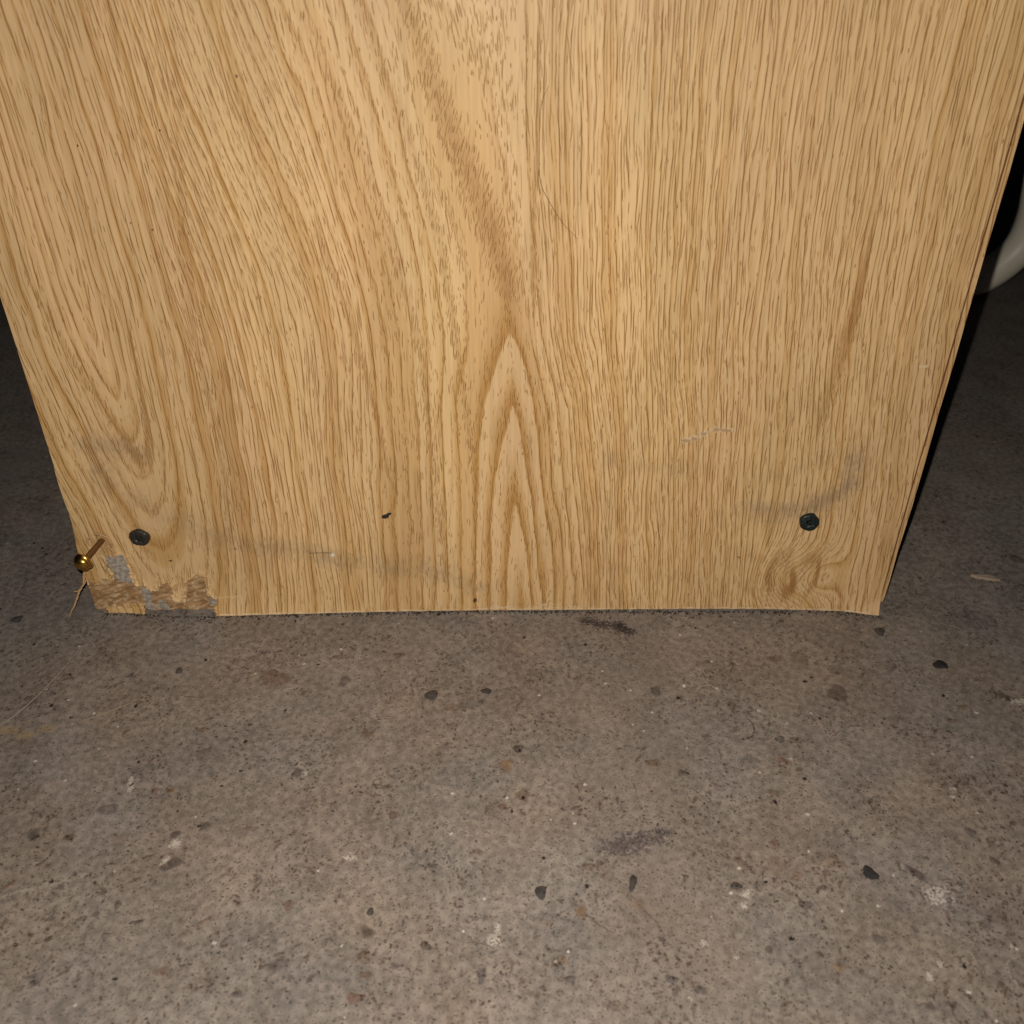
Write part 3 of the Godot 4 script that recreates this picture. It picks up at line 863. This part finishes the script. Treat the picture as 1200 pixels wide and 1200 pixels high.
# a flat piece from an outline on the board's plane, between two depths (mm)
func slab(st: SurfaceTool, outline: Array, z0: float, z1: float) -> void:
	var poly := PackedVector2Array(outline)
	if Geometry2D.is_polygon_clockwise(poly): poly.reverse()
	var tri := Geometry2D.triangulate_polygon(poly)
	for z in [z0, z1]:
		for k in range(0, tri.size(), 3):
			var t := [poly[tri[k]], poly[tri[k + 1]], poly[tri[k + 2]]]
			var turn: float = (t[1] - t[0]).cross(t[2] - t[0])
			if (turn > 0.0) == (z == z0): t.reverse()
			for p in t:
				st.set_normal(Vector3(0, 0, 1 if z == z0 else -1))
				st.set_uv(Vector2((p.x + 4.0) / 308.0, 1.0 - (p.y + 4.0) / 424.0))
				st.add_vertex(bp(p.x, p.y, z))
	for i in poly.size():
		var a := poly[i]
		var b := poly[(i + 1) % poly.size()]
		var nrm := Vector3(b.y - a.y, a.x - b.x, 0).normalized()
		for q in [[a, z0], [b, z1], [b, z0], [a, z0], [a, z1], [b, z1]]:
			st.set_normal(nrm)
			st.set_uv(Vector2((q[0].x + 4.0) / 308.0, 1.0 - (q[0].y + 4.0) / 424.0))
			st.add_vertex(bp(q[0].x, q[0].y, q[1]))

func ply_texture() -> ImageTexture:
	var im := Image.create(512, 512, false, Image.FORMAT_RGB8)
	var a := noise(FastNoiseLite.TYPE_SIMPLEX, 0.03, 4, 21)
	var b := noise(FastNoiseLite.TYPE_SIMPLEX, 0.012, 3, 22)
	for y in 512:
		for x in 512:
			var s := a.get_noise_2d((x + y * 0.3) * 0.16, (y - x * 0.3) * 1.6)
			var t := b.get_noise_2d(x, y)
			var v := 0.55 + 0.30 * s + 0.18 * t
			im.set_pixel(x, y, Color(0.40, 0.27, 0.16).lerp(Color(0.80, 0.64, 0.46), clampf(v + (0.5 if b.get_noise_2d(x * 5.0 + 900.0, y * 5.0) > 0.33 else 0.0), 0, 1)))
	return ImageTexture.create_from_image(im)

func glue_texture() -> ImageTexture:
	var im := Image.create(256, 256, false, Image.FORMAT_RGB8)
	var a := noise(FastNoiseLite.TYPE_SIMPLEX, 0.05, 4, 31)
	for y in 256:
		for x in 256:
			var v := 0.93 + 0.17 * a.get_noise_2d(x, y)
			im.set_pixel(x, y, Color(v, v * 0.98, v * 0.95))
	return ImageTexture.create_from_image(im)

# a low round screw head with a cross recess clogged with dirt
func screw(board: Node, x: float, y: float, turn: float, c: Color, label: String) -> void:
	var st := SurfaceTool.new()
	st.begin(Mesh.PRIMITIVE_TRIANGLES)
	st.set_smooth_group(0)
	var rings := 22
	var sides := 48
	var bump := noise(FastNoiseLite.TYPE_SIMPLEX, 0.55, 3, int(x * 10))
	var pts := []
	for i in rings + 1:
		var row := []
		for k in sides:
			var a := TAU * k / sides
			var r := 3.75 * i / rings * (1.0 + 0.05 * sin(a * 2.0 + turn * 3.0) + 0.035 * sin(a * 5.0 + turn))
			var p := Vector2(cos(a), sin(a)) * r
			var q := p.rotated(-turn)
			var h := 1.6 - 0.035 * r * r
			if i >= rings - 2: h -= [0.14, 0.6, 1.8][i - rings + 2]
			var slot := minf(absf(q.x), absf(q.y))
			var long := maxf(absf(q.x), absf(q.y))
			var deep := (1.0 - smoothstep(0.25, 0.75, slot)) * (1.0 - smoothstep(0.9, 1.9, long))
			h -= 0.85 * deep
			h += 0.36 * bump.get_noise_2d(p.x * 2.0, p.y * 2.0)
			row.append([Vector3(p.x, p.y, h) * 0.001, Color.WHITE.lerp(Color(0.3, 0.28, 0.25), clampf(deep + 0.5 * bump.get_noise_2d(p.x + 30.0, p.y), 0, 1))])
		pts.append(row)
	for i in rings:
		for k in sides:
			var j := (k + 1) % sides
			for p in [pts[i][k], pts[i + 1][j], pts[i + 1][k], pts[i][k], pts[i][j], pts[i + 1][j]]:
				st.set_color(p[1])
				st.add_vertex(p[0])
	st.index()
	st.generate_normals()
	var m := plain(c, 0.42, 0.55)
	m.uv1_triplanar = true
	m.uv1_scale = Vector3(160, 160, 160)
	m.vertex_color_use_as_albedo = true
	m.roughness_texture = glue_texture()
	var o := put_mesh("screw", st.commit(), m, board)
	o.position = bp(x, y, 0.0)
	o.set_meta("label", label)

# a small dark gouge through the veneer
func dent(board: Node, x: float, y: float) -> void:
	var st := SurfaceTool.new()
	st.begin(Mesh.PRIMITIVE_TRIANGLES)
	slab(st, ragged_outline([Vector2(x - 1.9, y - 0.7), Vector2(x - 1.5, y + 0.5), Vector2(x + 0.2, y + 0.9), Vector2(x + 0.5, y + 1.6), Vector2(x + 2.0, y + 1.5), Vector2(x + 1.6, y + 0.7), Vector2(x + 0.9, y + 0.2), Vector2(x + 0.8, y - 0.6), Vector2(x - 0.6, y - 1.1)], 0.25), 0.1, -0.3)
	put_mesh("dent", st.commit(), plain(Color(0.17, 0.145, 0.13), 0.8), board).set_meta("label", "small dark gouge in the veneer")

func nail(board: Node) -> void:
	var root := Node3D.new()
	root.name = "brass_nail"
	board.add_child(root)
	root.set_meta("label", "brass nail with a round shiny head sticking out of the left edge")
	var foot := bp(9.2, 34.0, -1.0)
	var head := bp(5.0, 31.4, 10.0)
	var axis := (head - foot).normalized()
	var st := SurfaceTool.new()
	st.begin(Mesh.PRIMITIVE_TRIANGLES)
	var pts := []
	var rad := []
	for k in 26:
		pts.append(foot.lerp(head, k / 25.0))
		rad.append(0.00095 + (0.00014 if k % 2 == 0 and k < 18 else 0.0) + (0.0004 if k > 22 else 0.0))
	tube(st, pts, rad, 14, false)
	put_mesh("shank", st.commit(), plain(Color(0.50, 0.36, 0.20), 0.45, 0.6), root)
	# domed head with a small collar, turned round its axis
	var prof := [Vector2(0.0012, -0.0016), Vector2(0.0030, -0.0013), Vector2(0.0034, -0.0008), Vector2(0.0034, -0.0003), Vector2(0.00315, 0.0001)]
	for k in 11:
		var a := PI * 0.5 * k / 10.0
		prof.append(Vector2(0.0031 * cos(a), 0.0002 + 0.0027 * sin(a)))
	var hs := SurfaceTool.new()
	hs.begin(Mesh.PRIMITIVE_TRIANGLES)
	hs.set_smooth_group(0)
	var b := Basis.looking_at(axis, Vector3.UP)
	var n := 32
	for i in range(prof.size() - 1):
		for k in n:
			var q := []
			for s in [[i, k], [i + 1, k], [i + 1, k + 1], [i, k + 1]]:
				var a: float = TAU * (s[1] % n) / n
				var wob: float = 1.0 + 0.035 * sin(a * 3.0 + s[0]) + 0.03 * sin(a * 5.0 + s[0] * 1.7)
				q.append(head + b * Vector3(cos(a) * prof[s[0]].x * wob, sin(a) * prof[s[0]].x * wob, -prof[s[0]].y))
			for p in [q[0], q[1], q[2], q[0], q[2], q[3]]:
				hs.add_vertex(p)
	hs.index()
	hs.generate_normals()
	put_mesh("head", hs.commit(), plain(Color(0.78, 0.62, 0.32), 0.3, 1.0), root)

# strands of wood pulled loose at the broken corner
func splinters(board: Node) -> void:
	var fib := plain(Color(0.74, 0.60, 0.43), 0.85)
	var jobs := [
		[[bp(-0.6, 16.5, 0.2), bp(-3.2, 13.2, 1.4), bp(-4.8, 11.0, 2.2), bp(-6.0, 8.2, 3.0), bp(-7.2, 5.8, 4.0), bp(-8.6, 3.6, 4.6), bp(-10.0, 1.2, 5.0)], 0.45, "splinter"],
		[[bp(-0.9, 20.5, 0.0), bp(-1.9, 17.0, 0.7), bp(-2.6, 14.0, 1.3)], 0.6, "splinter"],
		[[bp(-3.4, 12.6, 1.6), bp(-5.2, 11.6, 2.2), bp(-6.2, 11.9, 2.6)], 0.35, "splinter"],
		[[bp(45.0, 6.5, 0.1), bp(50.0, 6.6, 0.4), bp(56.0, 7.2, 0.25)], 0.22, "splinter"],
		[[bp(30.4, 14.0, 0.0), bp(31.4, 11.4, 0.5), bp(30.6, 8.6, 0.5), bp(31.6, 5.8, 0.3)], 0.4, "splinter"],
		[[bp(34.6, 5.6, 0.0), bp(34.0, 8.6, 0.6), bp(35.8, 11.8, 0.6), bp(35.6, 14.4, 0.3)], 0.45, "splinter"],
		[[bp(36.2, 14.6, 0.1), bp(38.6, 16.4, 0.6), bp(41.2, 18.4, 0.6), bp(43.4, 17.0, 0.3), bp(44.0, 13.5, 0.1)], 0.38, "splinter"],
		[[bp(44.2, 10.0, 0.1), bp(45.0, 7.2, 0.6), bp(46.6, 6.0, 0.4)], 0.4, "splinter"],
		[[bp(3.0, 14.4, 0.1), bp(5.8, 16.2, 0.5), bp(8.6, 15.2, 0.2)], 0.35, "splinter"],
		[[bp(6.5, 36.5, 0.0), bp(9.5, 37.0, 1.0), bp(11.5, 35.2, 0.6)], 0.5, "splinter"],
		[[bp(11.0, 36.4, 0.0), bp(12.4, 33.5, 1.0), bp(11.6, 30.6, 0.2)], 0.55, "splinter"],
		[[bp(10.2, 31.5, 0.0), bp(12.0, 29.6, 0.8), bp(12.8, 27.8, 0.1)], 0.5, "splinter"],
		[[bp(5.0, 35.6, 0.0), bp(3.6, 33.6, 0.6), bp(4.4, 31.0, 0.1)], 0.45, "splinter"]]
	for jb in jobs:
		var st := SurfaceTool.new()
		st.begin(Mesh.PRIMITIVE_TRIANGLES)
		var pts := smooth_path(jb[0], 0.0006)
		var rad := []
		for k in pts.size():
			var f := k / float(maxi(1, pts.size() - 1))
			rad.append(jb[1] * 0.001 * (0.35 + 0.65 * sin(PI * clampf(f * 0.8 + 0.15, 0, 1))) * rng.randf_range(0.7, 1.15))
			pts[k] += Vector3(rng.randf_range(-1, 1), rng.randf_range(-1, 1), 0) * 0.00012
		tube(st, pts, rad, 6)
		put_mesh(jb[2], st.commit(), fib, board)

# ---------------------------------------------------------------- the pale bent pipe behind
func build_pipe() -> void:
	var path := smooth_path([Vector3(0.13, 0.0108, -0.322), Vector3(0.22, 0.0108, -0.322), Vector3(0.29, 0.0108, -0.322), Vector3(0.3145, 0.0128, -0.322), Vector3(0.329, 0.0215, -0.322), Vector3(0.3395, 0.036, -0.322), Vector3(0.342, 0.054, -0.322), Vector3(0.340, 0.072, -0.322), Vector3(0.337, 0.095, -0.322), Vector3(0.334, 0.16, -0.322), Vector3(0.333, 0.30, -0.322), Vector3(0.333, 0.44, -0.322)], 0.004)
	var st := SurfaceTool.new()
	st.begin(Mesh.PRIMITIVE_TRIANGLES)
	var rad := []
	for k in path.size(): rad.append(0.0106)
	tube(st, path, rad, 28)
	var m := plain(Color(0.98, 0.95, 0.87), 0.4)
	var n := NoiseTexture2D.new()
	n.noise = noise(FastNoiseLite.TYPE_SIMPLEX, 0.01, 4, 41)
	n.width = 256
	n.height = 256
	n.seamless = true
	var ramp := Gradient.new()
	ramp.set_color(0, Color(0.95, 0.94, 0.91))
	ramp.set_color(1, Color(1, 1, 1))
	n.color_ramp = ramp
	m.albedo_texture = n
	m.uv1_triplanar = true
	m.uv1_scale = Vector3(12, 12, 12)
	var o := put_mesh("bent_pipe", st.commit(), m, self)
	tag(o, "cream bent pipe on the dark floor behind the board's right edge", "pipe")

# ---------------------------------------------------------------- loose bits
func strand(called: String, pts: Array, radius: float, c: Color, label: String, category: String) -> void:
	var st := SurfaceTool.new()
	st.begin(Mesh.PRIMITIVE_TRIANGLES)
	var path := smooth_path(pts, 0.002)
	var rad := []
	for k in path.size(): rad.append(radius * (0.5 + 0.5 * sin(PI * (k + 1.0) / (path.size() + 1.0))))
	tube(st, path, rad, 6)
	tag(put_mesh(called, st.commit(), plain(c, 0.5), self), label, category)

func build_litter() -> void:
	# grit and dust swept up against the foot of the board
	var gs := SurfaceTool.new()
	gs.begin(Mesh.PRIMITIVE_TRIANGLES)
	for k in 1000:
		var x := rng.randf_range(2.0, 300.0)
		var low := along(bottom_line, x)
		var z := maxf(0.0, 0.25 - low) * 1.18 + 0.1 + absf(rng.randfn(0.0, 0.8 if k < 750 else 2.0))
		var r := rng.randf_range(0.10, 0.34) * (1.5 if rng.randf() < 0.08 else 1.0)
		var p := bp(x, r * 0.5, z)
		var d := Vector3(rng.randfn(0, 1), rng.randfn(0, 0.3), rng.randfn(0, 1)).normalized() * r * 0.0011
		tube(gs, [p - d, p, p + d], [r * 0.0004, r * 0.001, r * 0.0003], 5)
	var grit := put_mesh("grit", gs.commit(), plain(Color(0.19, 0.145, 0.115), 0.9), self)
	grit.set_meta("kind", "stuff")
	tag(grit, "dark grit and crumbs gathered along the foot of the oak board")
	strand("hair", [bp(168.9, 187.7, 0.1), bp(166.9, 182.2, 0.12), bp(166.6, 174.3, 0.12), bp(167.0, 162.6, 0.12), bp(169.6, 156.6, 0.12), bp(174.1, 149.8, 0.12), bp(178.6, 145.2, 0.1)], 0.00009, Color(0.42, 0.28, 0.13), "thin brown curved hair clinging to the oak face above the arches", "hair")
	strand("lint_thread", [Vector3(-0.179, 0.0003, 0.009), Vector3(-0.176, 0.0006, 0.017), Vector3(-0.171, 0.0003, 0.028)], 0.00012, Color(0.62, 0.57, 0.50), "short pale thread on the floor left of the broken board corner", "thread")
	strand("lint_thread", [Vector3(-0.150, 0.0004, 0.023), Vector3(-0.152, 0.0012, 0.037), Vector3(-0.156, 0.0013, 0.050), Vector3(-0.162, 0.0008, 0.060), Vector3(-0.170, 0.0003, 0.066)], 0.00014, Color(0.66, 0.61, 0.54), "long pale thread lying on concrete at the left, the longest one", "thread")
	strand("lint_thread", [Vector3(-0.1215, 0.0003, 0.0485), Vector3(-0.126, 0.0006, 0.052), Vector3(-0.131, 0.0006, 0.055), Vector3(-0.137, 0.0003, 0.0575)], 0.00012, Color(0.62, 0.54, 0.42), "tan slanting thread on concrete below the splintered corner", "thread")
	# a flat sliver of pale wood
	var st := SurfaceTool.new()
	st.begin(Mesh.PRIMITIVE_TRIANGLES)
	st.set_smooth_group(-1)
	var top := []
	var low := []
	for q in [Vector2(-5.2, -1.0), Vector2(-3.0, -1.5), Vector2(0.5, -0.9), Vector2(4.0, 0.3), Vector2(5.4, 1.6), Vector2(3.2, 1.9), Vector2(0.0, 1.1), Vector2(-3.4, 0.3)]:
		top.append(Vector3(q.x, 0.9 + 0.25 * sin(q.x), q.y) * 0.001)
		low.append(Vector3(q.x * 1.04, 0.05, q.y * 1.1) * 0.001)
	for k in range(1, 7):
		for p in [top[0], top[k], top[k + 1]]: st.add_vertex(p)
	for k in 8:
		var j := (k + 1) % 8
		for p in [top[k], low[k], low[j], top[k], low[j], top[j]]: st.add_vertex(p)
	st.generate_normals()
	var o := put_mesh("wood_sliver", st.commit(), plain(Color(0.66, 0.57, 0.49), 0.8), self)
	o.position = Vector3(0.200, 0.0, -0.0205)
	tag(o, "pale flat sliver of wood lying on concrete right of the board", "wood sliver")
